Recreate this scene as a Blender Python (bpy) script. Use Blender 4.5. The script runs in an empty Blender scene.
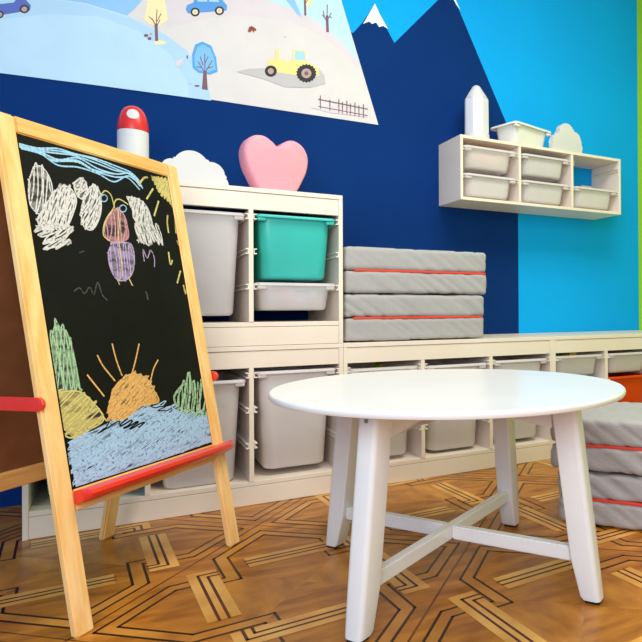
import bpy, bmesh, math, random
from mathutils import Vector, Matrix, noise
from mathutils.geometry import tessellate_polygon
random.seed(7)
sc = bpy.context.scene
col = sc.collection
PI = math.pi

# ------------------------------------------------------------------ camera (photo measured: 642 x 642)
CX, CY, F = 321 + 159.5, 321 - 14.2, 627.3
CAM = Vector((.2317, -2.7533, .6817))
YAW, PIT, ROL = .5316, .0059, -.0054
fw = Vector((math.sin(YAW)*math.cos(PIT), math.cos(YAW)*math.cos(PIT), math.sin(PIT)))
r0 = Vector((math.cos(YAW), -math.sin(YAW), 0)); u0 = r0.cross(fw)
rt = r0*math.cos(ROL) + u0*math.sin(ROL); up = -r0*math.sin(ROL) + u0*math.cos(ROL)
cd = bpy.data.cameras.new('camera'); cam = bpy.data.objects.new('camera', cd); col.objects.link(cam)
cam.matrix_world = Matrix(((rt.x, up.x, -fw.x, CAM.x), (rt.y, up.y, -fw.y, CAM.y), (rt.z, up.z, -fw.z, CAM.z), (0, 0, 0, 1)))
cd.sensor_width = 36; cd.sensor_fit = 'HORIZONTAL'; cd.lens = F*36/642
cd.shift_x = (321 - CX)/642; cd.shift_y = -(321 - CY)/642
cd.clip_start = .01
sc.camera = cam

def ray(u, v): return fw + rt*(u - CX)/F - up*(v - CY)/F
def on_plane(u, v, p0, n):
    d = ray(u, v); return CAM + d*((p0 - CAM).dot(n)/d.dot(n))
def on_wall(u, v):                      # photo measurement -> x, z on the back wall
    p = on_plane(u, v, Vector((0, 0, 0)), Vector((0, 1, 0))); return p.x, p.z

# ------------------------------------------------------------------ materials
def lin(c):
    if isinstance(c, str): c = tuple(int(c[i:i+2], 16)/255 for i in (0, 2, 4))
    return tuple((x/12.92 if x <= .04045 else ((x+.055)/1.055)**2.4) for x in c) + (1,)
MATS = {}
def mat(name, c, rough=.5, c2=None, scale=8, stretch=(1, 1, 1), bump=0, bscale=60, spec=.5, detail=4, lo=.35, hi=.65, coat=0, transl=0):
    m = bpy.data.materials.new(name); m.use_nodes = True
    nt = m.node_tree; N = nt.nodes; L = nt.links
    b = N['Principled BSDF']; b.inputs['Roughness'].default_value = rough
    b.inputs['Specular IOR Level'].default_value = spec
    b.inputs['Coat Weight'].default_value = coat; b.inputs['Coat Roughness'].default_value = .12
    tc = N.new('ShaderNodeTexCoord'); mp = N.new('ShaderNodeMapping'); mp.inputs['Scale'].default_value = stretch
    L.new(tc.outputs['Object'], mp.inputs['Vector'])
    nz = N.new('ShaderNodeTexNoise'); nz.inputs['Scale'].default_value = scale; nz.inputs['Detail'].default_value = detail
    L.new(mp.outputs[0], nz.inputs['Vector'])
    rp = N.new('ShaderNodeValToRGB'); rp.color_ramp.elements[0].position = lo; rp.color_ramp.elements[1].position = hi
    a = lin(c); rp.color_ramp.elements[0].color = a
    rp.color_ramp.elements[1].color = lin(c2) if c2 else tuple(min(1, x*1.05) for x in a[:3]) + (1,)
    L.new(nz.outputs['Fac'], rp.inputs['Fac']); L.new(rp.outputs['Color'], b.inputs['Base Color'])
    if bump:
        n2 = N.new('ShaderNodeTexNoise'); n2.inputs['Scale'].default_value = bscale; n2.inputs['Detail'].default_value = 3
        L.new(mp.outputs[0], n2.inputs['Vector'])
        bp_ = N.new('ShaderNodeBump'); bp_.inputs['Strength'].default_value = bump; bp_.inputs['Distance'].default_value = .004
        L.new(n2.outputs['Fac'], bp_.inputs['Height']); L.new(bp_.outputs[0], b.inputs['Normal'])
    if transl:
        t = N.new('ShaderNodeBsdfTransparent'); mx = N.new('ShaderNodeMixShader'); mx.inputs[0].default_value = transl
        tr = N.new('ShaderNodeBsdfTranslucent'); L.new(rp.outputs['Color'], tr.inputs[0]); m2 = N.new('ShaderNodeMixShader'); m2.inputs[0].default_value = .3
        L.new(b.outputs[0], m2.inputs[1]); L.new(tr.outputs[0], m2.inputs[2]); L.new(m2.outputs[0], mx.inputs[1]); L.new(t.outputs[0], mx.inputs[2]); L.new(mx.outputs[0], N['Material Output'].inputs['Surface'])
    MATS[name] = m
    return m
mat('white_lacquer', 'f0dfce', .38, 'f4e5d6', 3)
mat('table_white', 'e9e6e6', .28, 'edebea', 4, coat=.1)
mat('runner_plastic', 'f3e9da', .4)
mat('milky_plastic', 'efe8e8', .35, 'f5efef', 6, transl=.10)
mat('milky_clear_plastic', 'fbf6f6', .35, 'fffafa', 6, transl=.42)
mat('white_plastic', 'e9e7e0', .3, 'f0eee9', 5)
mat('teal_plastic', '30b6ae', .35, '38beb4', 5)
mat('orange_red_plastic', 'd8380c', .35, 'e0400f', 5)
mat('sky_paint', '0aa4f2', .85, '0aaaf6', 2, spec=.15)
mat('navy_paint', '042e6c', .85, '053373', 2, spec=.12)
mat('green_paint', 'b0dc22', .7)
mat('snow_paint', 'eeeeee', .8)
mat('mat_fabric', 'aaa7a9', .9, 'afaaa9', 40, bump=.35, bscale=260)
mat('red_piping', 'e0402c', .7)
mat('pine', 'efb86c', .42, 'fad092', 4, (12, 12, .8), detail=4)
mat('pine_rail', 'e6a757', .42, 'f6c47e', 5, (1.2, 14, 14), detail=6)
mat('hardboard', '7d4a26', .7, '8a5530', 12)
mat('red_plastic', 'e3301f', .28, 'e8382a', 6, coat=.3)
mat('blackboard', '0a0908', .6, '100f0c', 7, spec=.15)
mat('heart_pink', 'ee9aa9', .45, 'f0a0ae', 4)
mat('lamp_white', 'd2d0cf', .5, 'dad8d7', 4)
mat('lamp_body', 'dadbe2', .4, 'e4e4e8', 4)
mat('dome_red', 'd92b2b', .3)
mat('black_rubber', '141414', .7)
mat('bolt_steel', '8a8682', .35)
mat('toy_pink', 'ff8f86', .6, 'a0c8ff', 14, lo=.45, hi=.55)
mat('toy_warm', 'f2876a', .6, 'f3d38a', 16, lo=.45, hi=.55)
mat('toy_green', '7fae3a', .6, 'd8b23a', 16, lo=.45, hi=.55)
# parquet woods
def wood(name, a, b, rough, stretch):
    return mat(name, a, rough, b, 7, stretch, detail=9, lo=.32, hi=.68, spec=.42)
wood('oak_field', '8f500e', 'cb8228', .3, (1, 3.5, 1))
wood('oak_field_pale', '9c5a14', 'd38c32', .3, (2.2, 1, 1))
wood('oak_ribbon', 'a5631a', 'd08d36', .3, (1, 1, 1))
wood('oak_pale', 'cd8c38', 'edb25c', .3, (1.4, 1.4, 1))
wood('wenge_strip', '260f04', '34180a', .3, (1, 1, 1))
wood('mahogany_strip', '4a1608', '5a200c', .3, (1, 1, 1))
wood('oak_dark', '5e3008', '7a420f', .27, (1, 1, 1))

# ------------------------------------------------------------------ mesh helper
class MB:
    def __init__(s): s.bm = bmesh.new(); s.mi = 0; s.names = []
    def use(s, m):
        if m not in s.names: s.names.append(m)
        s.mi = s.names.index(m); return s
    def face(s, vs):
        try: f = s.bm.faces.new(vs); f.material_index = s.mi; return f
        except ValueError: return None
    def box(s, x0, x1, y0, y1, z0, z1, bev=0):
        t = bmesh.new()
        bmesh.ops.create_cube(t, size=1)
        for v in t.verts: v.co = Vector(((x0+x1)/2 + v.co.x*(x1-x0), (y0+y1)/2 + v.co.y*(y1-y0), (z0+z1)/2 + v.co.z*(z1-z0)))
        if bev: bmesh.ops.bevel(t, geom=t.edges[:], offset=bev, segments=2, affect='EDGES', profile=.5)
        s.merge(t); return s
    def merge(s, t, M=None):
        mp = {}
        for v in t.verts: mp[v] = s.bm.verts.new(M @ v.co if M else v.co)
        for f in t.faces:
            g = s.face([mp[v] for v in f.verts])
        t.free()
    def loops(s, loops, cap0=True, cap1=True):
        L = [[s.bm.verts.new(p) for p in lp] for lp in loops]
        n = len(L[0])
        for a, b in zip(L, L[1:]):
            for i in range(n): s.face([a[i], a[(i+1) % n], b[(i+1) % n], b[i]])
        if cap0: s.face(L[0][::-1])
        if cap1: s.face(L[-1])
        return s
    def prism(s, pts, ext, bev=0):
        """pts: closed outline (Vectors), extruded along ext; concave outlines allowed"""
        t = bmesh.new()
        a = [t.verts.new(p) for p in pts]; b = [t.verts.new(p + ext) for p in pts]
        n = len(a)
        fa = t.faces.new(a[::-1]); fb = t.faces.new(b)
        for i in range(n): t.faces.new([a[i], a[(i+1) % n], b[(i+1) % n], b[i]])
        if bev:
            es = list(fa.edges) + list(fb.edges)
            bmesh.ops.bevel(t, geom=es, offset=bev, segments=4, affect='EDGES', profile=.5)
        bmesh.ops.triangulate(t, faces=[f for f in t.faces if len(f.verts) > 4])
        s.merge(t); return s
    def poly(s, pts):
        """flat polygon, concave allowed"""
        vs = [s.bm.verts.new(p) for p in pts]
        for tri in tessellate_polygon([[Vector(p) for p in pts]]): s.face([vs[i] for i in tri])
        return s
    def lathe(s, prof, cx=0, cy=0, n=40, smooth=True):
        lp = [[Vector((cx + r*math.cos(2*PI*i/n), cy + r*math.sin(2*PI*i/n), z)) for i in range(n)] for r, z in prof]
        return s.loops(lp)
    def build(s, name, m=None, parent=None, smooth=False, loc=None):
        bmesh.ops.recalc_face_normals(s.bm, faces=s.bm.faces[:])
        me = bpy.data.meshes.new(name); s.bm.to_mesh(me); s.bm.free()
        for k in ([m] if m else s.names): me.materials.append(MATS[k])
        if m:
            for p in me.polygons: p.material_index = 0
        o = bpy.data.objects.new(name, me); col.objects.link(o)
        if parent: o.parent = parent
        if loc: o.location = loc
        if smooth:
            for p in me.polygons: p.use_smooth = True
            try:
                me.set_sharp_from_angle(angle=math.radians(smooth if smooth > 1 else 40))
            except Exception: pass
        return o
def tag(o, label=None, cat=None, group=None, kind=None):
    if label: o['label'] = label
    if cat: o['category'] = cat
    if group: o['group'] = group
    if kind: o['kind'] = kind
    return o
def empty(name, loc=(0, 0, 0), rz=0):
    o = bpy.data.objects.new(name, None); col.objects.link(o); o.location = loc; o.rotation_euler.z = rz
    o.empty_display_size = .05
    return o
def copy_tree(o, parent=None):
    c = o.copy(); col.objects.link(c)
    if parent: c.parent = parent
    for ch in list(o.children): copy_tree(ch, c)
    return c

# ------------------------------------------------------------------ floor: star-and-pinwheel parquet
def build_floor():
    mb = MB()
    X0, X1, Y0, Y1 = -1.3, 2.95, -3.4, 0
    mb.use('oak_field'); mb.box(X0, X1, Y0, Y1, -.03, 0)
    TH = math.radians(3.0); S = .708
    a1 = Vector((.520, -.466)); a2 = Vector((.480, .523))
    c0 = Vector((.652, -1.157))
    ex = Vector((math.cos(TH), math.sin(TH))); ey = Vector((-math.sin(TH), math.cos(TH)))
    ky = .97
    def clip(poly):
        for ax, val, sg in ((0, X0, 1), (0, X1, -1), (1, Y0, 1), (1, Y1, -1)):
            out = []
            for i, p in enumerate(poly):
                q = poly[(i+1) % len(poly)]
                dp = (p[ax]-val)*sg; dq = (q[ax]-val)*sg
                if dp >= 0: out.append(p)
                if (dp >= 0) != (dq >= 0):
                    t = dp/(dp-dq); out.append((p[0]+(q[0]-p[0])*t, p[1]+(q[1]-p[1])*t))
            poly = out
            if len(poly) < 3: return None
        return poly
    def add(c, pts, z, m):
        q = []
        for (x, y) in pts:
            w = c + ex*x + ey*y*ky; q.append((w.x, w.y))
        q = clip(q)
        if q:
            mb.use(m); mb.poly([Vector((x, y, z)) for x, y in q])
    def stroke(c, pts, w, z, m, rot):
        for (x0, y0), (x1, y1) in zip(pts, pts[1:]):
            d = Vector((x1-x0, y1-y0)); L = d.length; d /= L; n = Vector((-d.y, d.x))*w/2; e = d*w/2
            p = [Vector((x0, y0))-e-n, Vector((x1, y1))+e-n, Vector((x1, y1))+e+n, Vector((x0, y0))-e+n]
            add(c, [R(v, rot) for v in p], z, m)
    def R(v, k):
        x, y = v[0], v[1]
        for _ in range(k): x, y = -y, x
        return (x, y)
    e = .00025
    for i in range(-7, 8):
        for j in range(-7, 8):
            c = c0 + a1*i + a2*j
            if not (X0-.6 < c.x < X1+.6 and Y0-.6 < c.y < Y1+.6): continue
            for (p, q, wd) in ((a1, a2, .005), (a2, a1, .003)):
                m0 = c + p/2 - q/2; m1 = c + p/2 + q/2; d = (m1-m0).normalized(); nn = Vector((-d.y, d.x))*wd/2
                pl = clip([tuple(m0-nn), tuple(m1-nn), tuple(m1+nn), tuple(m0+nn)])
                if pl: mb.use('oak_dark'); mb.poly([Vector((x, y, e*2)) for x, y in pl])
            for k in range(4):
                A = lambda pts, z, m: add(c, [R(p, k) for p in pts], z, m)
                # plain field panels alternate their grain
                if k % 2: A([(0, 0), (-.175, .175), (.175, .175)], e*.5, 'oak_field_pale')
                # ribbon following the tile edge
                A([(-.165, .29), (0, .455), (0, .41), (-.13, .28)], e, 'oak_ribbon')
                A([(0, .455), (.165, .29), (.13, .28), (0, .41)], e, 'oak_ribbon')
                A([(-.165, .29), (-.13, .28), (-.13, .11), (-.165, .14)], e, 'oak_ribbon')
                A([(.13, .28), (.165, .29), (.165, .23), (.13, .23)], e, 'oak_ribbon')
                # outer pale triangle at the seam
                stroke(c, [(-.165, .14), (-.165, .29), (0, .455), (.165, .29), (.165, .245)], .0068, e*2, 'wenge_strip', k)
                stroke(c, [(-.13, .11), (-.13, .28), (0, .41), (.13, .28), (.13, .245)], .0068, e*2, 'wenge_strip', k)
                stroke(c, [(-.165, .14), (-.178, .14)], .0068, e*2, 'wenge_strip', k)
                stroke(c, [(-.13, .11), (-.178, .11)], .0068, e*2, 'wenge_strip', k)
                # straight pale band with two dark strips and a hooked end
                A([(-.246, .215), (-.174, .215), (-.174, -.095), (-.246, -.095)], e*3, 'oak_pale')
                stroke(c, [(-.221, -.095), (-.221, .190), (-.174, .190)], .007, e*4, 'mahogany_strip', k)
                stroke(c, [(-.200, -.095), (-.200, .170), (-.174, .170)], .007, e*4, 'mahogany_strip', k)
    return tag(mb.build('floor'), kind='structure')
build_floor()

# ------------------------------------------------------------------ walls
def wp(pts, y): return [Vector((x, y, z)) for x, z in pts]
WT = 2.75
mb = MB(); mb.use('sky_paint'); mb.box(-1.3, 3.03, 0, .1, -.03, WT)
mtn = [(-1.3, .0), (-1.3, 1.99)] + [(1.0, 1.99)] + [on_wall(*p) for p in [(353, 33), (362, 23), (375, 4), (380, 16), (387, 29), (394.3, 43), (438, 0), (450, -11.8), (458, 7.5), (505, 120), (516, 146)]]
mtn += [(2.084, 1.50), (2.084, 0)]
mb.use('navy_paint'); mb.poly(wp(mtn, -.0004))
mb.use('snow_paint')
mb.poly(wp([on_wall(*p) for p in [(363, 24), (375, 3.5), (379.5, 14), (388, 29), (383, 26), (379, 27), (376, 22.5), (372, 24), (369, 21.5)]], -.0008))
mb.poly(wp([on_wall(*p) for p in [(443, -5), (450, -12.3), (460, 9.5), (457, 6), (453, -1), (450, 0), (447, -4)]], -.0008))
tag(mb.build('wall_back'), kind='structure')
mb = MB(); mb.use('green_paint'); mb.box(2.95, 3.03, -3.4, 0, -.03, WT)
tag(mb.build('wall_right'), kind='structure')

mb = MB(); mb.use('sky_paint'); mb.box(-1.38, -1.3, -3.4, 0, -.03, WT); tag(mb.build('unseen_wall_left'), kind='structure')  # unseen wall, added to block world light from the left
mat('ceiling_white', 'f2f0ec', .9)
mb = MB(); mb.use('ceiling_white'); mb.box(-1.3, 2.95, -3.4, 0, WT, WT+.05); tag(mb.build('unseen_ceiling'), kind='structure')  # out of view, added to shut out world light and deepen the shade

# ------------------------------------------------------------------ printed mural
mural_cols = dict(mural_ground='dad4d4', mural_hill='aed0ee', mural_hill_pale='b8d8f2', mural_sky='8fc0f0', mural_mauve='d9cfd6',
    mural_pale_sky='bcdff2', mural_blue='5596dc', mural_violet='5566b8', mural_yellow='eed98c', mural_cream='f4e3b0', mural_tree_blue='7bb8ea', mural_tree_rim='4f9fe2',
    mural_brown='7a5462', mural_black='26252c', mural_hub='b59a94', mural_grey='bfbbbd', mural_glass='a6cfe8', mural_fox='8c3a28')
for k, c in mural_cols.items(): mat(k, c, .7)
def build_mural():
    mb = MB()
    T = .003
    out = [(-1.2, 1.541), (1.303, 1.548), (1.127, 2.089), (.994, 2.5), (-1.2, 2.5)]
    mb.use('mural_ground'); mb.prism(wp(out, -.0009), Vector((0, -T, 0)))
    Y = [-(.0009 + T) - .0002]
    def P(m, pts, sx=0, sy=0, s=1, raw=False):
        mb.use(m)
        q = [p if raw else on_wall(sx + p[0]/s, sy + p[1]/s) for p in pts]
        mb.poly(wp(q, Y[0])); Y[0] -= .00003
    def E(m, cu, cv, ru, rv, n=24):
        P(m, [(cu + ru*math.cos(2*PI*i/n), cv + rv*math.sin(2*PI*i/n)) for i in range(n)])
    def Ln(m, pts, w):
        for (a, b), (c, d) in zip(pts, pts[1:]):
            L = math.hypot(c-a, d-b); nx, ny = -(d-b)/L*w/2, (c-a)/L*w/2
            mb.use(m); mb.poly(wp([on_wall(a+nx, b+ny), on_wall(c+nx, d+ny), on_wall(c-nx, d-ny), on_wall(a-nx, b-ny)], Y[0]))
        Y[0] -= .00003
    zb = lambda u: 73.6 + u*.1342
    # mauve far slope and pale sky at the right top
    P('mural_mauve', [(150, -60), (150, 16), (180, 26), (205, 19), (231, 15.5), (257, 17), (283, 20.5), (305, 28), (324, 38), (345, 55), (360, 70), (350, 33), (339, -2), (320, -60)])
    P('mural_pale_sky', [(225, -40), (240, -6), (268, 1), (293, 10), (310, 18), (324, 27), (343, 44), (358.5, 62), (350, 33), (339.5, -1), (330, -50)])
    P('mural_sky', [(278, -20), (290, -10), (302, 18), (297, 15), (284, -2)])
    # left hill
    P('mural_sky', [(60, -60), (60, 2), (86, 4), (127, 16), (134, 10), (150, -8), (170, -60)])
    P('mural_hill', [(-90, 62), (-90, 2), (-40, -8), (0, -12), (45, -2), (86, 3.5), (130, 17), (164, 34), (187, 51), (200, 70), (208, 86), (211, zb(211)-1), (100, zb(100)-1)])
    P('mural_hill_pale', [(-90, 62), (-90, 30), (0, 20), (50, 14), (100, 17), (140, 32), (170, 55), (186, 80), (190, zb(190)-1.5), (60, zb(60)-1.5)])
    Ln('mural_hill_pale', [(45, -1), (86, 4.5), (130, 18), (164, 35)], 1.4)
    # cars
    P('mural_violet', [(-20, 7), (-16, -2), (8, -6), (24, -2), (31, 6), (30, 11), (5, 15), (-15, 16)])
    P('mural_glass', [(-4, -1), (6, -3), (16, 0), (14, 3), (-4, 5)])
    for c in ((24.5, 9.6, 4.8, 4.2), (0, 15, 4, 3.8)):
        E('mural_black', *c); E('mural_hub', c[0], c[1], c[2]*.62, c[3]*.62)
    P('mural_blue', [(185.5, 10), (187, 5.5), (193, 3), (196, -4), (218, -5), (224, 2.5), (227, 6), (226.5, 11), (188, 14)])
    P('mural_glass', [(197, 2), (199, -3), (207, -3.5), (207, 2.2)]); P('mural_glass', [(209, 2.2), (209, -3.5), (216, -3), (219, 2.5)])
    for c in ((195, 12.5, 4.6, 4.4), (219.3, 11.2, 4.6, 4.4)):
        E('mural_black', *c); E('mural_cream', c[0], c[1], c[2]*.6, c[3]*.6); E('mural_grey', c[0], c[1], c[2]*.3, c[3]*.3)
    # yellow tree with shadow tree
    P('mural_cream', [(144, 20), (149, -6), (163, -8), (168, 20), (160, 26), (150, 25)]); E('mural_cream', 160, 43, 6, 2.2)
    P('mural_mauve', [(166, 24), (172, 8), (176, 12), (174, 24), (169, 28)])
    Ln('mural_brown', [(156.6, 41.5), (156, 24)], 3)
    for q in ([(156, 27), (152, 19)], [(156, 26), (157, 10)], [(156, 28), (160, 20)], [(154, 22), (149, 17)], [(157, 22), (161, 14)]): Ln('mural_brown', q, .9)
    E('mural_brown', 146, 36, 2.3, 1.5); E('mural_brown', 149.5, 39, 2, 1.6); E('mural_hub', 151, 34.5, 1.5, 1)
    # blue tree
    P('mural_tree_rim', [(192.5, 68), (192, 55), (195, 45), (202, 42), (211, 46), (216, 58), (217.5, 72), (210, 75), (198, 73)])
    P('mural_tree_blue', [(194.5, 66), (194.5, 56), (197.5, 47.5), (203, 45), (210, 49), (214, 59), (215.5, 70), (209, 72.5), (199, 71)])
    P('mural_brown', [(201.8, 89.5), (203.3, 71), (206.3, 71), (207.6, 90.5)])
    for q in ([(204.5, 73), (198, 62)], [(204.8, 72), (204.5, 54)], [(205, 73), (212, 61)], [(202, 68), (196.5, 67)], [(206.5, 69), (213, 67)], [(204.7, 64), (208, 57)], [(203, 66), (200, 57)]): Ln('mural_brown', q, .9)
    E('mural_brown', 197, 86.3, 2.6, .9); E('mural_grey', 190, 84, 1.5, .7)
    E('mural_brown', 187.2, 57.5, .8, 1.8); P('mural_mauve', [(175, 62), (184, 58), (180, 66), (176, 68)])
    # small trees
    E('mural_cream', 308, 2, 4, 5); Ln('mural_brown', [(305, 16), (304.5, -4)], 2); Ln('mural_brown', [(305, 4), (309, -2)], .8)
    Ln('mural_brown', [(327.3, 32.5), (326.6, 16)], 2.6)
    for q in ([(327, 22), (322, 15)], [(326.6, 20), (327, 5)], [(327, 21), (331, 13)], [(324, 18), (323, 11)], [(329, 17), (331.5, 18)]): Ln('mural_brown', q, .8)
    E('mural_yellow', 346, 41, 1.2, .8)
    # fox
    P('mural_fox', [(247.5, 32), (249, 27.5), (251.5, 26.5), (255.5, 29), (256, 31.5), (254, 31), (253.5, 33.5), (252, 30.5), (249.5, 33)])
    E('mural_grey', 285, 37.5, 1.2, .8)
    # tractor with its grey shadow
    P('mural_grey', [(236, 72), (250, 69), (280, 68), (318, 68), (324, 76), (325, 84), (310, 88), (285, 87.5), (268, 81), (255, 77)])
    P('mural_yellow', [(267, 68), (268, 60.5), (275, 59), (275.5, 49), (278.5, 49.5), (279, 60), (292, 61.5), (293, 49.5), (305, 51), (307, 63), (318, 68), (319, 76), (300, 76), (275, 72.5)])
    P('mural_glass', [(294, 60.5), (294.5, 51), (304, 52), (305.5, 61)])
    E('mural_black', 270.5, 71.6, 6, 5.7); E('mural_hub', 270.5, 71.6, 3, 3)
    P('mural_black', [(306 + (10.4 if i % 2 else 9.2)*math.cos(PI*i/18), 73.8 + (9.6 if i % 2 else 8.4)*math.sin(PI*i/18)) for i in range(36)])
    E('mural_hub', 306, 73.8, 5, 4.8); E('mural_brown', 306, 73.8, 2, 2)
    # fence
    P('mural_mauve', [(311, 108), (322, 105), (360, 112), (367, 117.5), (330, 113)])
    Ln('mural_brown', [(318, 99.5), (367.5, 109.5)], .9); Ln('mural_brown', [(318, 106.8), (367, 116)], .9)
    for i, u in enumerate((320, 329.5, 338.5, 342, 346.5, 350, 354.5, 358.5, 363)):
        v = 99.5 + (u-318)*.2
        Ln('mural_brown', [(u, v - (4 if i % 2 == 0 else 2)), (u, v + 9.6)], .9)
    tag(mb.build('wall_mural'), 'large printed mural of snowy hills, a yellow tractor and blue cars on the wall', 'mural')
build_mural()

# ------------------------------------------------------------------ storage units
UW, UD, UH = .988, .44, .56
PT = .016
COLX = [PT + i*((UW-4*PT)/3 + PT) for i in range(3)]      # left inside edge of every bay
CW = (UW-4*PT)/3
def panel(parent, name, *b, m='white_lacquer', bev=.0012): return MB().box(*b, bev=bev).build(name, m, parent)
def make_unit():
    u = empty('storage_unit')
    panel(u, 'side_panel', 0, PT, -UD, -.004, 0, UH-.0165); panel(u, 'side_panel', UW-PT, UW, -UD, -.004, 0, UH-.0165)
    panel(u, 'top_panel', 0, UW, -UD, -.004, UH-.016, UH)
    panel(u, 'fascia', PT+.0003, UW-PT-.0003, -UD+.003, -UD+.018, .483, UH-.0175)
    panel(u, 'bottom_panel', PT+.0003, UW-PT-.0003, -UD+.003, -.004, .068, .084)
    panel(u, 'plinth', PT+.0003, UW-PT-.0003, -UD+.003, -UD+.018, .001, .0665)
    for i in (1, 2): panel(u, 'divider', COLX[i]-PT, COLX[i], -UD+.001, -.004, .0845, .4825)
    for i in range(3):
        for x, s in ((COLX[i], 1), (COLX[i]+CW, -1)):
            for z in (.20, .325, .448):
                mb = MB()
                for dz in (0, .016): mb.box(min(x+s*.0004, x+s*.011), max(x+s*.0004, x+s*.011), -UD-.002, -.02, z+dz, z+dz+.0035)
                mb.box(min(x+s*.0004, x+s*.003), max(x+s*.0004, x+s*.003), -UD-.001, -.02, z, z+.0195)
                mb.build('runner', 'runner_plastic', u)
    return u
unit = make_unit()
tag(unit, 'low white storage unit on the floor behind the easel, under the upper unit', 'storage unit', 'white storage units')
unit.location = (0, 0, 0)
for loc, lab in (((0, 0, UH+.0005), 'white storage unit stacked on top, carrying the pink heart'),
                 ((UW+.001, 0, 0), 'low white storage unit behind the round table, carrying the grey cushion stack'),
                 ((2*UW+.002-.001, 0, 0), 'low white storage unit at the far right by the green wall, holding the red bin')):
    c = copy_tree(unit); c.location = loc; c['label'] = lab
c.scale.x = .976

def rrect(hw, hd, r, z, n=6, cy=0):
    pts = []
    for cxs, cys, a0 in ((1, 1, 0), (-1, 1, 90), (-1, -1, 180), (1, -1, 270)):
        for i in range(n+1):
            a = math.radians(a0 + 90*i/n)
            pts.append(Vector((cxs*(hw-r) + r*math.cos(a), cys*(hd-r) + r*math.sin(a) + cy, z)))
    return pts
def make_bin(h, plastic, W=.291, D=.42, taper=None, r=.035):
    """origin: middle of the rim plane underside centre, z=0 at bin bottom, front towards -y"""
    b = empty('storage_bin')
    taper = .007 + .030*h
    wt, wb = W/2-.016, W/2-.016-taper
    dt, db = D/2-.016, D/2-.016-taper
    lp = [rrect(wb-.012, db-.012, r*.8, 0), rrect(wb-.004, db-.004, r, .003), rrect(wb, db, r, .012), rrect(wt, dt, r, h-.011), rrect(wt, dt, r, h-.004),
          rrect(wt-.003, dt-.003, r, h-.004), rrect(wb-.003, db-.003, r, .012), rrect(wb-.010, db-.010, r*.8, .0035)]
    MB().loops(lp).build('body', plastic, b, smooth=50)
    R = r*.55
    lp = [rrect(wt-.0025, dt-.0025, r, h-.0035), rrect(wt-.001, dt-.001, r, h), rrect(W/2-.002, D/2-.002, R, h), rrect(W/2, D/2, R, h-.002), rrect(W/2, D/2, R, h-.010),
          rrect(W/2-.003, D/2-.003, R, h-.010), rrect(W/2-.004, D/2-.004, R, h-.0045), rrect(wt+.0005, dt+.0005, r, h-.0045)]
    mb = MB()
    L = [[mb.bm.verts.new(p) for p in l] for l in lp]; n = len(L[0])
    for a, c in zip(L, L[1:]+L[:1]):
        for i in range(n): mb.face([a[i], a[(i+1) % n], c[(i+1) % n], c[i]])
    for sx in (-1, 1):
        x0 = sx*(wt-.022); x1 = sx*(wt+.010)
        mb.box(min(x0, x1), max(x0, x1), -D/2+.003, -D/2+.020, h-.024, h-.0105, bev=.004)
    mb.build('rim', plastic, b, smooth=50)
    return b
PROTO = {}
def put_bin(h, plastic, loc, rz, label, group='storage bins', W=.291, D=.42, toys=None, tilt=0):
    if toys and plastic == 'milky_plastic': plastic = 'milky_clear_plastic'
    key = (h, plastic, W, D)
    if key not in PROTO: PROTO[key] = b = make_bin(h, plastic, W, D)
    else: b = copy_tree(PROTO[key])
    b.location = loc; b.rotation_euler = (tilt, 0, rz); tag(b, label, 'storage bin', group)
    if toys:
        m, fill = toys
        mb = MB()
        wb = W/2-.016-.018-.012; db = D/2-.016-.018-.006
        rnd = random.Random(int(loc[0]*1000))
        for k in range(26):
            s = rnd.uniform(.014, .024)
            x, y, z = rnd.uniform(-wb+s, wb-s), -db + s + (rnd.random()**2)*(2*db-2*s), rnd.uniform(.02+s*1.2, h*fill)
            t = bmesh.new(); bmesh.ops.create_cube(t, size=2*s*.8)
            M = Matrix.Translation((x, y, z)) @ Matrix.Rotation(rnd.uniform(0, 3), 4, 'Z') @ Matrix.Rotation(rnd.uniform(0, .5), 4, 'X')
            mb.merge(t, M)
        o = mb.build('toys', m); o.location = loc; o.rotation_euler.z = rz
        return b, o
    return b
YB = -.229                                         # bin centre: front rim just inside the frame front
def bay(unit_x, unit_z, i, h, plastic, ztop, label, y=YB, toys=None, tl=None, tilt=0, rz=0):
    r = put_bin(h, plastic, (unit_x + COLX[i] + CW/2, y, unit_z + ztop - h), rz, label, toys=toys, tilt=tilt)
    if toys:
        tag(r[1], tl, 'toys', kind='stuff')
U2, U3 = UW+.001, 2*UW+.001
T1 = .468
bay(0, UH, 1, .36, 'milky_plastic', T1, 'tall milky white bin beside the teal bin in the upper unit', toys=('toy_pink', .6), tl='blurred pastel toys inside the tall milky bin beside the teal bin')
bay(0, UH, 2, .23, 'teal_plastic', T1+.002, 'teal bin in the right bay of the upper unit')
bay(0, UH, 2, .10, 'milky_plastic', .226, 'shallow white bin directly under the teal bin', toys=('toy_pink', .8), tl='blurred pastel toys inside the shallow bin under the teal bin')
bay(0, 0, 0, .36, 'teal_plastic', T1, 'dark teal bin low behind the left legs of the easel')
bay(0, 0, 1, .36, 'milky_plastic', T1-.024, 'tall white bin directly behind the right leg and tray of the easel', y=YB-.004, tilt=0)
bay(0, 0, 2, .36, 'milky_plastic', T1, 'tall white bin beside the left edge of the round table, under the teal bin')
bay(U2, 0, 0, .36, 'milky_plastic', T1-.008, 'tall white bin behind the nearest table leg, below the left of the cushion stack', toys=('toy_green', 1.0), tl='yellow and green toys heaped over the bin below the cushion stack')
bay(U2, 0, 1, .36, 'milky_plastic', T1-.012, 'tall white bin in the middle bay behind the round table')
bay(U2, 0, 2, .36, 'milky_plastic', T1-.006, 'tall white bin in the right bay behind the rear table leg')
bay(U3 - .006, 0, 0 , .10, 'milky_plastic', T1, 'shallow white bin with green toys, left of the bin above the red one', toys=('toy_green', .95), tl='green and yellow toys in the shallow bin left of the red one')
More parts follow.
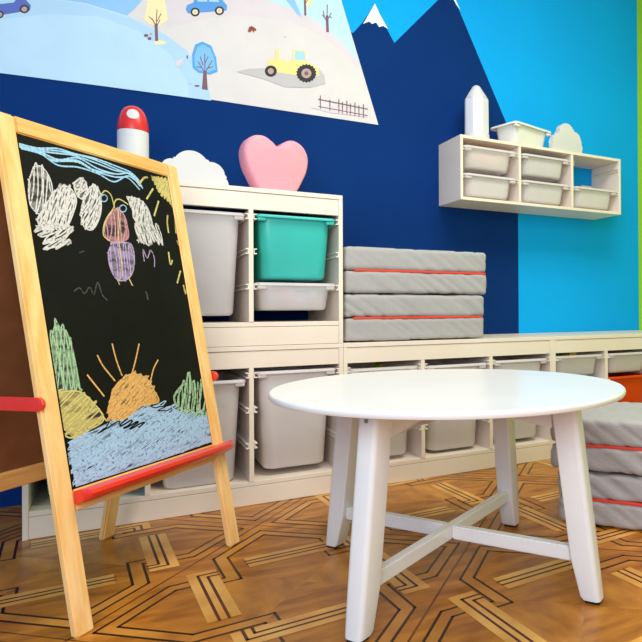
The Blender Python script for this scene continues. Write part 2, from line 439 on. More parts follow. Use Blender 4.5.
bay(U3 - .006, 0, 0 , .23, 'milky_plastic', .352, 'white bin low behind the right edge of the tabletop')
bay(U3 - .012, 0, 1 , .10, 'milky_plastic', T1, 'shallow white bin directly above the red bin')
bay(U3 - .012, 0, 1 , .23, 'orange_red_plastic', .352, 'orange-red bin behind the right edge of the round table')

# ------------------------------------------------------------------ wall shelf
SX, SZ, SD = 1.616, 1.194, .225
def make_wall_shelf():
    s = empty('wall_shelf', (SX, 0, SZ))
    W, H, T = .985, .30, .014
    panel(s, 'side_panel', 0, T, -SD, -.002, 0, H); panel(s, 'side_panel', W-T, W, -SD, -.002, 0, H)
    panel(s, 'top_panel', T+.0003, W-T-.0003, -SD+.001, -.002, H-T, H); panel(s, 'bottom_panel', T+.0003, W-T-.0003, -SD+.001, -.002, 0, T)
    cw = (W-4*T)/3
    xs = [T + i*(cw+T) for i in range(3)]
    for i in (1, 2): panel(s, 'divider', xs[i]-T, xs[i], -SD+.001, -.002, T+.0005, H-T-.0005)
    for i in range(3):
        for x, sg in ((xs[i], 1), (xs[i]+cw, -1)):
            for z in (.122, .250):
                mb = MB()
                for dz in (0, .012): mb.box(min(x+sg*.0004, x+sg*.009), max(x+sg*.0004, x+sg*.009), -SD+.003, -.01, z+dz-.016, z+dz-.013)
                mb.build('runner', 'runner_plastic', s)
    MB().box(xs[2]+.010, xs[2]+.05, -.02, -.0025, H-T-.06, H-T-.001, bev=.002).build('mounting_bracket', 'white_plastic', s)
    MB().box(xs[2]+cw-.09, xs[2]+cw-.012, -.025, -.0025, .14, .185, bev=.002).build('mounting_bracket', 'white_plastic', s)
    tag(s, 'white wall-mounted shelf with three bays of shallow bins', 'wall shelf')
    return xs, cw
xs, cw = make_wall_shelf()
def sbin(i, ztop, label, m='milky_plastic', toys=None, tl=None, dy=0, tilt=0):
    r = put_bin(.10, m, (SX + xs[i] + cw/2, -SD/2-.006+dy, SZ + ztop - .10), 0, label, 'shallow bins of the wall shelf', W=.290, D=.215, toys=toys)
    if toys: tag(r[1], tl, 'toys', kind='stuff')
sbin(0, .256, 'pinkish white bin, upper one in the left bay of the wall shelf', toys=('toy_warm', .7), tl='blurred pink toys inside the upper left bin of the wall shelf')
sbin(0, .126, 'white bin, lower one in the left bay of the wall shelf')
sbin(1, .256, 'white bin, upper one in the middle bay of the wall shelf')
sbin(1, .126, 'white bin, lower one in the middle bay of the wall shelf')
sbin(2, .126, 'only bin in the right bay of the wall shelf')
zt = SZ + .30 + .0003
put_bin(.10, 'white_plastic', (2.020, -.128, zt), math.radians(15), 'white bin standing turned on top of the wall shelf', 'bins on top of the wall shelf', W=.285, D=.18)

# crayon shaped lamp
cr = empty('crayon_lamp', (1.766, -.115, zt)); tag(cr, 'white crayon-shaped night lamp with pointed top on the wall shelf', 'lamp')
def flute(R, z, n=48, k=8, a=.06): return [Vector((R*(1-a*abs(math.sin(k*PI*i/n)))*math.cos(2*PI*i/n), R*(1-a*abs(math.sin(k*PI*i/n)))*math.sin(2*PI*i/n), z)) for i in range(n)]
MB().loops([flute(.060, 0, a=0), flute(.063, .003, a=0), flute(.063, .04, a=0), flute(.061, .042, a=0)]).build('base', 'lamp_white', cr, smooth=35)
MB().loops([flute(.0605, .0425), flute(.0615, .05), flute(.0605, .205), flute(.059, .212)]).build('body', 'lamp_body', cr, smooth=25)
MB().loops([flute(.059, .2125, a=.03), flute(.056, .217, a=.03), flute(.024, .268, a=0), flute(.018, .277, a=0), flute(.010, .282, a=0), flute(.002, .284, a=0)]).build('tip', 'lamp_white', cr, smooth=40)

def outline_prism(pts2, thick, name, m, loc, rz=0, bev=.01, parent=None):
    """pts2 in x,z; extruded along y, centred"""
    mb = MB(); mb.prism([Vector((x, -thick/2, z)) for x, z in pts2], Vector((0, thick, 0)), bev)
    o = mb.build(name, m, parent, smooth=45); o.location = loc; o.rotation_euler.z = rz; return o
def cloud_pts(lobes, base):
    """upper envelope of circles, flat base"""
    xs_ = [min(c[0]-c[2] for c in lobes), max(c[0]+c[2] for c in lobes)]
    n = 90; pts = []
    for i in range(n+1):
        x = xs_[0] + (xs_[1]-xs_[0])*(.5-.5*math.cos(PI*i/n))
        z = base
        for cx, cz, r in lobes:
            if abs(x-cx) <= r: z = max(z, cz + math.sqrt(r*r-(x-cx)**2))
        pts.append((x, z))
    pts = [p for p in pts if p[1] > base+.001]
    return [(pts[0][0], base)] + pts + [(pts[-1][0], base)]
def cloud(loc, s, label, lobes, thick=.05, rz=0):
    p = cloud_pts(lobes, 0)
    o = outline_prism([(x*s, z*s) for x, z in p][::-1], thick, 'cloud_lamp', 'lamp_white', loc, rz, bev=.006)
    tag(o, label, 'lamp')
zu = 2*UH + .001
cloud((.492, -.28, zu), .98, 'white cloud-shaped lamp on the upper unit, between easel and pink heart',
      [(-.078, .068, .036), (-.07, .03, .042), (-.015, .080, .060), (.052, .058, .048), (.075, .024, .038), (0, .02, .07)])
cloud((2.247, -.200, zt), .86, 'white cloud-shaped lamp at the right on top of the wall shelf',
      [(-.065, .058, .042), (-.065, .03, .046), (-.008, .110, .056), (.052, .075, .048), (.066, .03, .047), (0, .04, .08)], thick=.032)
# heart
hc = [(0, .186), (.022, .203), (.052, .219), (.083, .216), (.110, .196), (.125, .163), (.124, .128), (.116, .096), (.100, .062), (.083, .030), (.064, .006), (.032, 0)]
def crs(pts, k=6):
    out = []; n = len(pts)
    for i in range(n):
        p0, p1, p2, p3 = pts[(i-1) % n], pts[i], pts[(i+1) % n], pts[(i+2) % n]
        for j in range(k):
            t = j/k
            out.append(tuple(.5*((2*p1[a]) + (-p0[a]+p2[a])*t + (2*p0[a]-5*p1[a]+4*p2[a]-p3[a])*t*t + (-p0[a]+3*p1[a]-3*p2[a]+p3[a])*t**3) for a in (0, 1)))
    return out
hp = crs([(x, z) for x, z in hc] + [(-x, z) for x, z in hc[:0:-1]])
hp = [(x, max(0, z)) for x, z in hp]
mb = MB(); L = []
for y, k in ((-.040, .88), (-.0395, .90), (-.037, .945), (-.030, .98), (-.020, 1), (.020, 1), (.030, .98), (.037, .945), (.040, .88)):
    L.append([mb.bm.verts.new((x*k, y, (z-.11)*k + .11)) for x, z in hp])
for a, b in zip(L, L[1:]):
    for i in range(len(hp)): mb.face([a[i], a[(i+1) % len(hp)], b[(i+1) % len(hp)], b[i]])
for ring in (L[0], L[-1]):
    for tri in tessellate_polygon([[v.co for v in ring]]): mb.face([ring[i] for i in tri])
zmin = min(v.co.z for v in mb.bm.verts)
o = mb.build('heart_lamp', 'heart_pink', smooth=50); o.location = (.768, -.29, zu); o.rotation_euler.z = math.radians(10)
tag(o, 'pink heart-shaped lamp on top of the upper storage unit', 'lamp')
# toadstool lamp
tl = empty('toadstool_lamp', (.297, -.27, zu)); tag(tl, 'white cylinder lamp with a red domed cap behind the easel top', 'lamp')
R = .0485
MB().lathe([(R-.003, 0), (R, .003), (R, .184), (R-.001, .186)], n=48).build('body', 'lamp_white', tl, smooth=40)
MB().lathe([(R, .1865)] + [(R*math.cos(a)**.75 if a < PI/2-.01 else .0006,   .1865 + .004 + .085*math.sin(a)) for a in [PI/2*i/14 for i in range(15)]], n=48).build('cap', 'dome_red', tl, smooth=60)
# white oval spot following the dome
def dome(az, a):
    r = (R+.0012)*math.cos(a)**.75; return Vector((r*math.cos(az), r*math.sin(az), .1905 + .0855*math.sin(a)))
mb = MB(); az0, a0 = math.radians(-92), .62
c = mb.bm.verts.new(dome(az0, a0) + Vector((0, -.0005, 0)))
rings = []
for k in (.5, 1):
    rings.append([mb.bm.verts.new(dome(az0 + .46*k*math.cos(t), a0 + .26*k*math.sin(t))) for t in [2*PI*i/24 for i in range(24)]])
for i in range(24):
    mb.face([c, rings[0][i], rings[0][(i+1) % 24]]); mb.face([rings[0][i], rings[1][i], rings[1][(i+1) % 24], rings[0][(i+1) % 24]])
sp = mb.build('spot', 'lamp_white', tl, smooth=60); sp['label'] = 'white oval spot'

# ------------------------------------------------------------------ folding cushions
def soft_slab(w, d, h, r, seed, amp=.004, wr=.005):
    t = bmesh.new(); nx, ny, nz = 80, 40, 12
    idx = {}
    def g(i, j, k):
        if (i, j, k) in idx: return idx[(i, j, k)]
        x, y, z = (i/nx-.5)*w, (j/ny-.5)*d, (k/nz-.5)*h
        ix, iy, iz = w/2-r, d/2-r, h/2-r
        c = Vector((max(-ix, min(ix, x)), max(-iy, min(iy, y)), max(-iz, min(iz, z))))
        dv = Vector((x, y, z)) - c
        # even out the corner spheres
        if dv.length > 1e-9:
            dv2 = dv.normalized()*r
            p = c + dv2
        else: p = c
        n = dv.normalized() if dv.length > 1e-9 else Vector((0, 0, 0))
        q = Vector((p.x*4+seed, p.y*4, p.z*6+seed*3))
        b = noise.noise(q)*amp
        # slanting creases
        s = noise.noise(Vector(((p.x*.9 + p.z*1.3)*19+seed, p.y*9, seed*2.0)))
        b += -wr*max(0, .22-abs(s))/.22*(.4+.6*max(0, noise.noise(Vector((p.x*5, p.y*5, seed+7)))+.3))
        p = p + n*b
        edge = (1-(2*p.x/w)**2)*(1-(2*p.y/d)**2)
        p.z += .006*max(0, edge)*(1 if z > 0 else -.15)
        idx[(i, j, k)] = t.verts.new(p); return idx[(i, j, k)]
    for i in range(nx):
        for j in range(ny):
            t.faces.new([g(i, j, 0), g(i, j+1, 0), g(i+1, j+1, 0), g(i+1, j, 0)])
            t.faces.new([g(i, j, nz), g(i+1, j, nz), g(i+1, j+1, nz), g(i, j+1, nz)])
    for i in range(nx):
        for k in range(nz):
            t.faces.new([g(i, 0, k), g(i+1, 0, k), g(i+1, 0, k+1), g(i, 0, k+1)])
            t.faces.new([g(i, ny, k), g(i, ny, k+1), g(i+1, ny, k+1), g(i+1, ny, k)])
    for j in range(ny):
        for k in range(nz):
            t.faces.new([g(0, j, k), g(0, j, k+1), g(0, j+1, k+1), g(0, j+1, k)])
            t.faces.new([g(nx, j, k), g(nx, j+1, k), g(nx, j+1, k+1), g(nx, j, k+1)])
    return t
def cushion(loc, rz, label, group, seed, w=.63, d=.40, h=.0925, wr=.005):
    c = empty('folding_floor_cushion', loc, rz); tag(c, label, 'floor cushion', group)
    for k in range(2):
        mb = MB(); mb.merge(soft_slab(w, d, h-.002, .015, seed+k*5.3, wr=wr))
        o = mb.build('panel', 'mat_fabric', c, smooth=60); o.location = (0, 0, h/2 + k*h)
    MB().box(-w/2+.035, w/2-.008, -d/2+.0015, -d/2+.05, h-.0055, h+.0035, bev=.002).build('piping', 'red_piping', c)['label'] = 'red fold strip'
    return c
hz = .0925
cushion((1.317, -.212, UH+.003), 0, 'grey folded cushion with red strip, lower one on the storage units', 'grey folding cushions', 1.0, w=.625)
cushion((1.325, -.214, UH+.003+2*hz+.002), 0, 'grey folded cushion with red strip, topmost on the storage units', 'grey folding cushions', 4.2, w=.637)
e = Vector((.60, -.80)); n_ = Vector((.80, .60)); A0 = Vector((1.462, -1.140))
for k, (sh, lab) in enumerate(((0, 'grey folded cushion lying on the floor under the other at right'), (-.025, 'grey folded cushion on top of the floor stack at the right edge'))):
    cc = A0 + e*(.315+sh) + n_*.21
    cushion((cc.x, cc.y, .003 + k*(2*.0835+.002)), math.atan2(e.y, e.x), lab, 'grey folding cushions', 9.1+k*3.7, w=.63, d=.42, h=.0835, wr=.008)

# ------------------------------------------------------------------ round table
def make_table():
    c = Vector((.997, -1.289)); t = empty('round_table', (c.x, c.y, 0)); tag(t, 'low round white table with four splayed legs on the parquet', 'table')
    R, H = .452, .487
    MB().lathe([(R-.008, H-.0155), (R-.003, H-.0145), (R-.0005, H-.011), (R, H-.006), (R-.001, H-.0025), (R-.004, H)], n=128).build('tabletop', 'table_white', t, smooth=35)
    ang0 = 32.4
    for k in range(4):
        a = math.radians(ang0 + 90*k); er = Vector((math.cos(a), math.sin(a), 0)); et = Vector((-er.y, er.x, 0))
        def sect(r, z, wr, wt, rd):
            pts = []
            for sx, sy, a0 in ((1, 1, 0), (-1, 1, 90), (-1, -1, 180), (1, -1, 270)):
                rr = rd if sx > 0 else rd*.35
                for i in range(5):
                    b = math.radians(a0 + 90*i/4)
                    pts.append(er*(r + sx*(wr/2-rr) + rr*math.cos(b)) + et*(sy*(wt/2-rr) + rr*math.sin(b)) + Vector((0, 0, z)))
            return pts
        ro = lambda z: .352 + (.408-.352)*(1 - z/.46)      # outer face radius
        lp = []
        for z, wr, wt in ((.007, .040, .044), (.015, .046, .047), (.10, .058, .050), (.30, .060, .052), (.4705, .060, .052)):
            lp.append(sect(ro(z)-wr/2, z, wr, wt, .012))
        leg = MB().loops(lp).build('leg', 'table_white', t, smooth=40)
        z = .0
        MB().loops([sect(ro(0)-.020, 0, .034, .038, .010), sect(ro(0)-.020, .0066, .036, .040, .010)]).build('foot_pad', 'black_rubber', leg)['label'] = 'black foot pad'
        # bolt head on the outer face near the top
        p = er*(ro(.448)+.0005) + Vector((0, 0, .448))
        lp = [[p + er*dz + et*(.005*math.cos(2*PI*i/12)) + Vector((0, 0, .005*math.sin(2*PI*i/12))) for i in range(12)] for dz in (0, .002)]
        MB().loops(lp).build('bolt', 'bolt_steel', leg)
    for k in range(2):
        a = math.radians(ang0 + 90*k); er = Vector((math.cos(a), math.sin(a), 0)); et = Vector((-er.y, er.x, 0))
        # lower cross stretcher, lapped at the middle
        rr = ro_(.105) - .058
        z0, z1 = .088, .122
        for s in (-1, 1):
            pass
        def bar(r0, r1, za, zb, hw, name):
            pts = [er*r0 - et*hw, er*r1 - et*hw, er*r1 + et*hw, er*r0 + et*hw]
            tb = bmesh.new(); va = [tb.verts.new(p + Vector((0, 0, za))) for p in pts]; vb = [tb.verts.new(p + Vector((0, 0, zb))) for p in pts]
            tb.faces.new(va[::-1]); tb.faces.new(vb)
            for i in range(4): tb.faces.new([va[i], va[(i+1) % 4], vb[(i+1) % 4], vb[i]])
            bmesh.ops.bevel(tb, geom=tb.edges[:], offset=.003, segments=2, affect='EDGES')
            mb = MB(); mb.merge(tb); return mb
        if k == 0: bar(-rr, rr, z0, z1, .0125, '').build('stretcher', 'table_white', t)
        else:
            m1 = bar(-rr, -.0128, z0, z1, .0125, ''); m2 = bar(.0128, rr, z0, z1, .0125, '')
            tmp = bmesh.new(); me = bpy.data.meshes.new('tmp'); m2.bm.to_mesh(me); tmp.from_mesh(me); bpy.data.meshes.remove(me); m2.bm.free()
            m1.merge(tmp); m1.build('stretcher', 'table_white', t)
        # upper apron: deep at the legs, shallow in the middle
        rt_ = .288; hw = .010; zt_ = .4705
        prof = [(-rt_, zt_), (rt_, zt_), (rt_, zt_-.072)] + [(x, zt_-.072*(abs(x)/rt_)**.8 - .020*(1-abs(x)/rt_)) for x in [rt_*(1-i/10) for i in range(1, 20)]] + [(-rt_, zt_-.072)]
        if k == 0: segs = [(-1, 1)]
        segs = [prof] if k == 0 else [[(x, z) for x, z in prof if x <= -.0001], [(x, z) for x, z in prof if x >= .0001]]
        mb = MB()
        if k == 0: mb.prism([er*x - et*hw + Vector((0, 0, z)) for x, z in prof], et*2*hw)
        else:
            for s in (-1, 1):
                pp = [(s*.0105, zt_), (s*rt_, zt_), (s*rt_, zt_-.072)] + [(s*x, zt_-.072*(x/rt_)**.8 - .020*(1-x/rt_)) for x in [rt_*(1-i/10) for i in range(1, 10)]] + [(s*.0105, zt_-.022)]
                mb.prism([er*x - et*hw + Vector((0, 0, z)) for x, z in pp], et*2*hw)
        mb.build('apron', 'table_white', t)
def ro_(z): return .352 + (.408-.352)*(1 - z/.46)
make_table()

# ------------------------------------------------------------------ easel
FL = Vector((.170, -1.197, 0)); e1 = Vector((.6901, .7237, 0)); e2 = Vector((-.7237, .6901, 0))
AH, HD = 1.127, .215
EW = .566
SL = math.hypot(AH, HD)
def chalkmat(name, c, dens=.5, sc_=160):
    m = bpy.data.materials.new(name); m.use_nodes = True; nt = m.node_tree; b = nt.nodes['Principled BSDF']; b.inputs['Roughness'].default_value = .9
    tc = nt.nodes.new('ShaderNodeTexCoord'); nz = nt.nodes.new('ShaderNodeTexNoise'); nz.inputs['Scale'].default_value = sc_; nz.inputs['Detail'].default_value = 3
    rp = nt.nodes.new('ShaderNodeValToRGB'); rp.color_ramp.elements[0].position = dens-.12; rp.color_ramp.elements[1].position = dens+.1
    rp.color_ramp.elements[0].color = lin('24271f'); rp.color_ramp.elements[1].color = lin(c)
    mp = nt.nodes.new('ShaderNodeMapping'); mp.inputs['Scale'].default_value = (.25, 1, 1) if sc_ < 100 else (1, 1, 1)
    nt.links.new(tc.outputs['Object'], mp.inputs[0]); nt.links.new(mp.outputs[0], nz.inputs['Vector']); nt.links.new(nz.outputs['Fac'], rp.inputs['Fac']); nt.links.new(rp.outputs['Color'], b.inputs['Base Color'])
    MATS[name] = m
for nme, c, d in (('chalk_white', 'd9d3d2', .36), ('chalk_blue', 'a4c6e6', .36), ('chalk_sky', '9fcbe8', .33), ('chalk_pink', 'c98e98', .36), ('chalk_purple', 'b7a0c8', .38),
                  ('chalk_yellow', 'd3c277', .34), ('chalk_orange', 'e2ad63', .34), ('chalk_green', 'a3c49c', .38), ('chalk_grey', '54564e', .45)): chalkmat(nme, c, d)
for nme, c, d in (('wash_white', '8e8c88', .52), ('wash_blue', '9fb6d4', .43), ('wash_pink', '9c6c70', .45), ('wash_purple', '8f7f9d', .45), ('wash_yellow', 'b9aa66', .42),
                  ('wash_orange', 'cc9c58', .42), ('wash_green', '809a79', .50)): chalkmat(nme, c, d, 60)

def make_easel():
    ez = empty('easel', tuple(FL), math.atan2(e1.y, e1.x)); tag(ez, 'wooden double-sided easel with chalk-drawn blackboard standing on the floor', 'easel')
    # local frame: x along the width, y towards the back, z up. front panel leans back, rear panel leans forward
    def fr(x, s, n):       # front panel: n = distance outwards from its face plane
        t = s/SL
        return Vector((x, HD*t - n*AH/SL, AH*t + n*HD/SL))
    def bk(x, s, n):
        p = fr(x, s, n); return Vector((p.x, 2*HD - p.y, p.z))
    def blk(f, x0, x1, s0, s1, n0, n1, bev=.003, foot=False):
        t = bmesh.new(); c = []
        for n in (n0, n1):
            for (x, s) in ((x0, s0), (x1, s0), (x1, s1), (x0, s1)):
                p = f(x, s, n)
                if foot and s == s0: p = f(x, s - n*HD/AH, n)      # foot cut level with the floor
                c.append(t.verts.new(p))
        t.faces.new(c[:4][::-1]); t.faces.new(c[4:])
        for i in range(4): t.faces.new([c[i], c[(i+1) % 4], c[4+(i+1) % 4], c[4+i]])
        if bev: bmesh.ops.bevel(t, geom=t.edges[:], offset=bev, segments=2, affect='EDGES')
        mb = MB(); mb.merge(t); return mb
    LW = .045; th = .020
    for f, nm in ((fr, 'front'), (bk, 'rear')):
        I, tp = (0, .002) if nm == 'front' else (-.036, .092)       # the rear panel is hinged a leg's width to the side
        for x0 in (I, EW-LW+I): blk(f, x0, x0+LW, 0.0, SL-tp, -th, 0, .005, True).build('leg', 'pine', ez)
        blk(f, LW+I+.0003, EW-LW+I-.0003, SL-.040-tp, SL-tp, -th+.001, -.001).build('top_rail', 'pine_rail', ez)
        blk(f, LW+I+.0003, EW-LW+I-.0003, .255, .302, -th+.001, -.001).build('bottom_rail', 'pine_rail', ez)
    # rear panel: hardboard back of the white side
    blk(bk, LW-.0355, EW-LW-.0365, .3025, SL-.1325, -.012, -.007, 0).build('rear_board', 'hardboard', ez)['label'] = 'brown hardboard back of the rear panel'
    # front board + chalk drawing in one mesh
    mb = blk(fr, LW+.0005, EW-LW-.0005, .3025, SL-.0425, -.010, -.005, 0)
    for f in mb.bm.faces: f.material_index = 0
    mb.names = ['blackboard']
    Nrm = -e2*AH/SL + Vector((0, 0, 1))*HD/SL
    P0 = FL + Nrm*(-.005)
    Rinv = Matrix.Rotation(-math.atan2(e1.y, e1.x), 3, 'Z')
    lift = [.0002]
    def onb(u, v):
        p = Rinv @ (on_plane(u, v, P0, Nrm) - FL)
        return p.x, p.z*SL/AH
    xa, xb, sa, sb = LW+.003, EW-LW-.003, .306, SL-.046
    def B(x, s):
        x = max(xa, min(xb, x)); s = max(sa, min(sb, s)); return fr(x, s, -.005 + lift[0])
    def ribbon(m, pts, w=.0035):
        mb.use(m)
        for (x0, y0), (x1, y1) in zip(pts, pts[1:]):
            L = math.hypot(x1-x0, y1-y0)
            if L < 1e-5: continue
            dx, dy = (x1-x0)/L*w/2, (y1-y0)/L*w/2
            q = [(x0-dx*.5+dy, y0-dy*.5-dx), (x1+dx*.5+dy, y1+dy*.5-dx), (x1+dx*.5-dy, y1+dy*.5+dx), (x0-dx*.5-dy, y0-dy*.5+dx)]
            vs = [mb.bm.verts.new(B(*p)) for p in q]; mb.face(vs)
        lift[0] += .000012
    rnd = random.Random(3)
    def smooth(pts, k=6):
        out = []
        n = len(pts)
        for i in range(n-1):
            p0, p1, p2, p3 = pts[max(i-1, 0)], pts[i], pts[i+1], pts[min(i+2, n-1)]
            for j in range(k):
                t = j/k
                out.append(tuple(.5*((2*p1[a]) + (-p0[a]+p2[a])*t + (2*p0[a]-5*p1[a]+4*p2[a]-p3[a])*t*t + (-p0[a]+3*p1[a]-3*p2[a]+p3[a])*t**3) for a in (0, 1)))
        out.append(pts[-1]); return out
    def tr(pts, K): return [onb(K[0]+x/K[2], K[1]+y/K[2]) for x, y in pts]
    K1 = (10, 120, 3.21); K2 = (30, 310, 3.057)
    def hatch(m, poly, ang, gap, w=.0035, jit=.5):
        """zigzag chalk scribble filling an outline"""
        ca, sa_ = math.cos(ang), math.sin(ang)
        R = [(x*ca + y*sa_, -x*sa_ + y*ca) for x, y in poly]
        y = min(p[1] for p in R)+gap*.3; ymax = max(p[1] for p in R)
        prev = None; seg = []; side = 0
        while y < ymax:
            xsn = []
            for i in range(len(R)):
                a, b = R[i], R[(i+1) % len(R)]
                if (a[1] <= y) != (b[1] <= y): xsn.append(a[0] + (b[0]-a[0])*(y-a[1])/(b[1]-a[1]))
            xsn.sort()
            if len(xsn) >= 2:
                l, r = xsn[0], xsn[-1]
                if len(xsn) >= 4 and rnd.random() < .8:
                    l2 = [(xsn[0], xsn[1]), (xsn[2], xsn[3])][int(rnd.random() < .5)]; l, r = l2
                l += rnd.uniform(-1, 1)*gap*jit; r += rnd.uniform(-1, 1)*gap*jit
                mid = ((l+r)/2, y + rnd.uniform(-1, 1)*gap*jit)
                seg += [(l, y), mid, (r, y+gap*.4)] if side == 0 else [(r, y), mid, (l, y+gap*.4)]
                side ^= 1
            y += gap*rnd.uniform(.75, 1.25)
        if len(seg) > 2:
            pts = [(x*ca - y_*sa_, x*sa_ + y_*ca) for x, y_ in smooth(seg, 3)]
            ribbon(m, pts, w)
    def wash(m, poly):
        mb.use(m)
        q = [B(*p) for p in poly]; mb.poly(q); lift[0] += .000012
    def shape(K, poly, ws, ck, ang=1.2, gap=.008, outline=True, w=.0036, passes=2):
        p = tr(poly, K)
        if ws: wash(ws, p)
        for k in range(passes): hatch(ck, p, ang + k*.25, gap, w)
        if outline: ribbon(ck, smooth(p + [p[0]], 4), w)
    # top: sky scribble
    for k in range(7):
        off = -10 + k*8
        base = [(30, 76), (90, 90), (150, 106), (215, 112), (275, 135), (335, 158), (385, 172), (418, 208)]
        pts = [(x + rnd.uniform(-8, 8), y + off*(.95 if 1 < i < 6 else .25) + rnd.uniform(-7, 7)) for i, (x, y) in enumerate(base)]
        ribbon('chalk_sky', smooth(tr(pts, K1), 5), .004)
    shape(K1, [(75, 150), (100, 148), (125, 180), (136, 225), (128, 270), (100, 300), (78, 290), (62, 260), (60, 200)], 'wash_white', 'chalk_white', 1.35, .010, w=.003, passes=1)
    shape(K1, [(160, 212), (190, 215), (212, 250), (205, 290), (180, 345), (150, 345), (110, 350), (88, 320), (110, 280), (135, 240)], 'wash_white', 'chalk_white', 1.0, .007)
    shape(K1, [(88, 340), (150, 335), (205, 350), (185, 375), (200, 395), (150, 412), (105, 412), (120, 385), (85, 360)], None, 'chalk_white', .5, .008, outline=False)
    shape(K1, [(225, 185), (240, 195), (248, 225), (235, 252), (215, 240), (205, 205)], 'wash_white', 'chalk_white', .7, .008)
    shape(K1, [(255, 215), (275, 212), (290, 240), (290, 300), (265, 350), (235, 338), (228, 290), (238, 250)], 'wash_white', 'chalk_white', .9, .007)
    shape(K1, [(375, 245), (415, 255), (440, 280), (455, 325), (455, 345), (440, 345), (415, 335), (400, 320), (390, 280)], 'wash_white', 'chalk_white', 1.1, .007)
    shape(K1, [(400, 330), (455, 340), (475, 335), (490, 400), (462, 385), (445, 398), (410, 388)], 'wash_white', 'chalk_white', 1.7, .008, outline=False)
    shape(K1, [(345, 280), (366, 305), (376, 340), (378, 378), (345, 390), (314, 384), (302, 350), (318, 305)], 'wash_pink', 'chalk_pink', 1.4, .011, passes=1)
    shape(K1, [(325, 395), (360, 392), (388, 398), (398, 435), (395, 480), (378, 508), (345, 512), (322, 475), (315, 430)], 'wash_purple', 'chalk_purple', 1.5, .010, passes=1)
    L = lambda m, K, pts, w=.0035: ribbon(m, smooth(tr(pts, K), 4), w)
    L('chalk_yellow', K1, [(345, 285), (350, 330), (348, 380), (355, 440), (360, 500)], .0025)
    L('chalk_yellow', K1, [(292, 238), (305, 226), (322, 238), (330, 262), (333, 280), (312, 310), (300, 340), (300, 370), (318, 385)])
    L('chalk_yellow', K1, [(332, 272), (340, 255), (355, 255), (378, 270)])
    for cu, cv, rr in ((301, 250, 11), (362, 283, 11)):
        L('chalk_sky', K1, [(cu + rr*math.cos(t), cv + rr*math.sin(t)) for t in [i*.9 for i in range(8)]], .003)
    L('chalk_yellow', K1, [(345, 512), (350, 526)]); L('chalk_yellow', K1, [(380, 505), (392, 530)])
    L('chalk_purple', K1, [(430, 452), (426, 415), (440, 442), (450, 417), (462, 440), (463, 470)], .003)
    shape(K1, [(452, 180), (514, 192), (522, 278), (500, 250), (480, 232)], 'wash_yellow', 'chalk_yellow', .8, .006, outline=False)
    for a in ([(440, 183), (428, 186), (412, 207)], [(458, 220), (438, 252)], [(476, 260), (462, 306)], [(505, 305), (504, 330), (508, 360)], [(526, 290), (530, 330), (532, 362)], [(536, 388), (542, 402)],
              [(508, 424), (514, 462), (520, 450)], [(546, 484), (536, 522)], [(556, 530), (562, 556), (566, 540)]): L('chalk_yellow', K1, a, .0055)
    L('chalk_grey', K1, [(205, 548), (222, 538), (238, 556), (255, 535), (268, 560), (280, 520), (295, 560), (312, 578)], .003)
    L('chalk_grey', K1, [(222, 425), (235, 420)], .003); L('chalk_grey', K1, [(436, 550), (442, 575)], .005)
    # lower half
    shape(K2, [(75, 25), (92, 50), (112, 62), (128, 100), (138, 150), (156, 248), (88, 248), (72, 190), (62, 110)], 'wash_green', 'chalk_green', 1.35, .010, w=.003, outline=False)
    shape(K2, [(60, 250), (88, 250), (148, 248), (190, 280), (225, 332), (180, 365), (130, 390), (85, 370), (70, 320)], 'wash_yellow', 'chalk_yellow', .5, .009, passes=1)
    L('chalk_yellow', K2, [(150, 248), (195, 285), (232, 338)], .003)
    shape(K2, [(118, 402), (180, 372), (225, 350), (262, 338), (310, 315), (345, 300), (392, 288), (440, 300), (480, 318), (548, 320), (562, 400), (400, 458), (200, 535), (140, 548), (125, 470)], 'wash_blue', 'chalk_blue', .12, .011, w=.003, outline=False)
    shape(K2, [(135, 430), (250, 370), (400, 320), (530, 330), (545, 380), (380, 440), (180, 520)], None, 'chalk_blue', .3, .008, w=.003, outline=False)
    hatch('blackboard', tr([(270, 345), (300, 332), (320, 342), (350, 345), (335, 358), (300, 362), (280, 360)], K2), .3, .006, .004)
    hatch('blackboard', tr([(225, 352), (262, 338), (280, 345), (250, 360), (190, 380)], K2), .4, .009, .003)
    hatch('blackboard', tr([(370, 292), (440, 300), (430, 312), (380, 306)], K2), .1, .008, .003)
    shape(K2, [(240, 332), (242, 285), (258, 235), (290, 203), (322, 195), (358, 212), (378, 245), (392, 280), (340, 292), (290, 330)], 'wash_orange', 'chalk_orange', .5, .008)
    for a in ([(174, 198), (225, 262)], [(205, 138), (222, 170), (258, 215)], [(250, 103), (262, 150), (280, 200)], [(332, 103), (322, 150), (310, 195)], [(390, 152), (376, 180), (366, 222)]): L('chalk_orange', K2, a, .0042)
    for a in ([(450, 300), (455, 250), (470, 220)], [(462, 310), (475, 230), (482, 192)], [(478, 315), (490, 240), (486, 190)], [(495, 315), (505, 260), (500, 215)], [(508, 318), (520, 260), (522, 212)], [(525, 318), (535, 270), (528, 235)], [(540, 320), (545, 290), (538, 262)],
              [(445, 290), (440, 262), (462, 232)]): L('chalk_green', K2, a, .0075)
    hatch('chalk_green', tr([(448, 300), (455, 250), (480, 200), (500, 225), (525, 225), (540, 270), (545, 322), (500, 320)], K2), 1.3, .010, .0032)
    mb.build('blackboard', None, ez)
    # red tray
    x0, x1 = LW-.002, EW-LW+.062
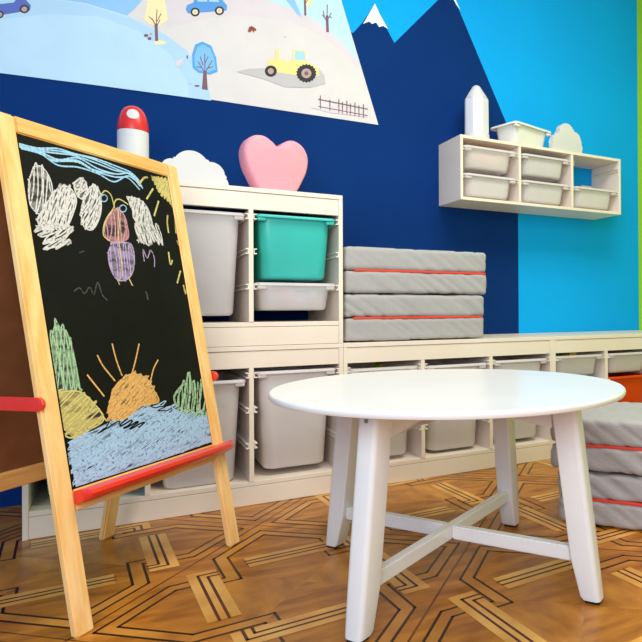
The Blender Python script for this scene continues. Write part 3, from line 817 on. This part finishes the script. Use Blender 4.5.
    prof = [(.298, .0005), (.300, .016), (.299, .036), (.295, .045), (.287, .047), (.279, .042), (.272, .026), (.269, .0005)]
    mb = MB(); mb.loops([[fr(x, s*1 + (0), n*k) for s, n in prof] for x, k in ((x0, .6), (x0+.006, .9), (x0+.016, 1), (x1-.05, 1), (x1-.01, .6), (x1, .35))]); tr_ = mb.build('tray', 'red_plastic', ez, smooth=35); tr_['label'] = 'red chalk tray'
    # red side stays, rounded ends
    for xs0, xs1 in ((-.009, -.0005), (EW+.0005, EW+.009)):
        z = .488; h = .0145; ya, yb = .085, 2*HD - .085
        pts = [(ya + h*.6 + h*math.cos(a), z + h*math.sin(a)) for a in [PI/2 + PI*i/10 for i in range(11)]] + [(yb - h*.6 + h*math.cos(a), z + h*math.sin(a)) for a in [-PI/2 + PI*i/10 for i in range(11)]]
        mb = MB(); mb.prism([Vector((xs0, y, z_)) for y, z_ in pts], Vector((xs1-xs0, 0, 0)), .002); mb.build('side_stay', 'red_plastic', ez, smooth=35)['label'] = 'red side stay'
make_easel()

# ------------------------------------------------------------------ light
w = bpy.data.worlds.new('world'); sc.world = w; w.use_nodes = True
bg = w.node_tree.nodes['Background']; bg.inputs[0].default_value = (.93, .96, 1, 1); bg.inputs[1].default_value = .5
def area(name, loc, target, sx, sy, power, c):
    l = bpy.data.lights.new(name, 'AREA'); l.shape = 'RECTANGLE'; l.size = sx; l.size_y = sy; l.energy = power; l.color = c
    o = bpy.data.objects.new(name, l); col.objects.link(o); o.location = loc
    o.rotation_euler = (Vector(target) - Vector(loc)).to_track_quat('-Z', 'Y').to_euler(); return o
area('ceiling_light', (1.4, -1.6, 2.70), (1.4, -1.6, 0), 1.3, 1.0, 47, (1, .955, .90))
area('window_light', (-.3, -3.35, 1.5), (1.1, -.5, .7), 1.8, 1.5, 54, (.92, .96, 1))
sc.view_settings.view_transform = 'Standard'; sc.view_settings.look = 'None'; sc.view_settings.gamma = 1; sc.view_settings.exposure = 0
sc.view_settings.use_curve_mapping = False
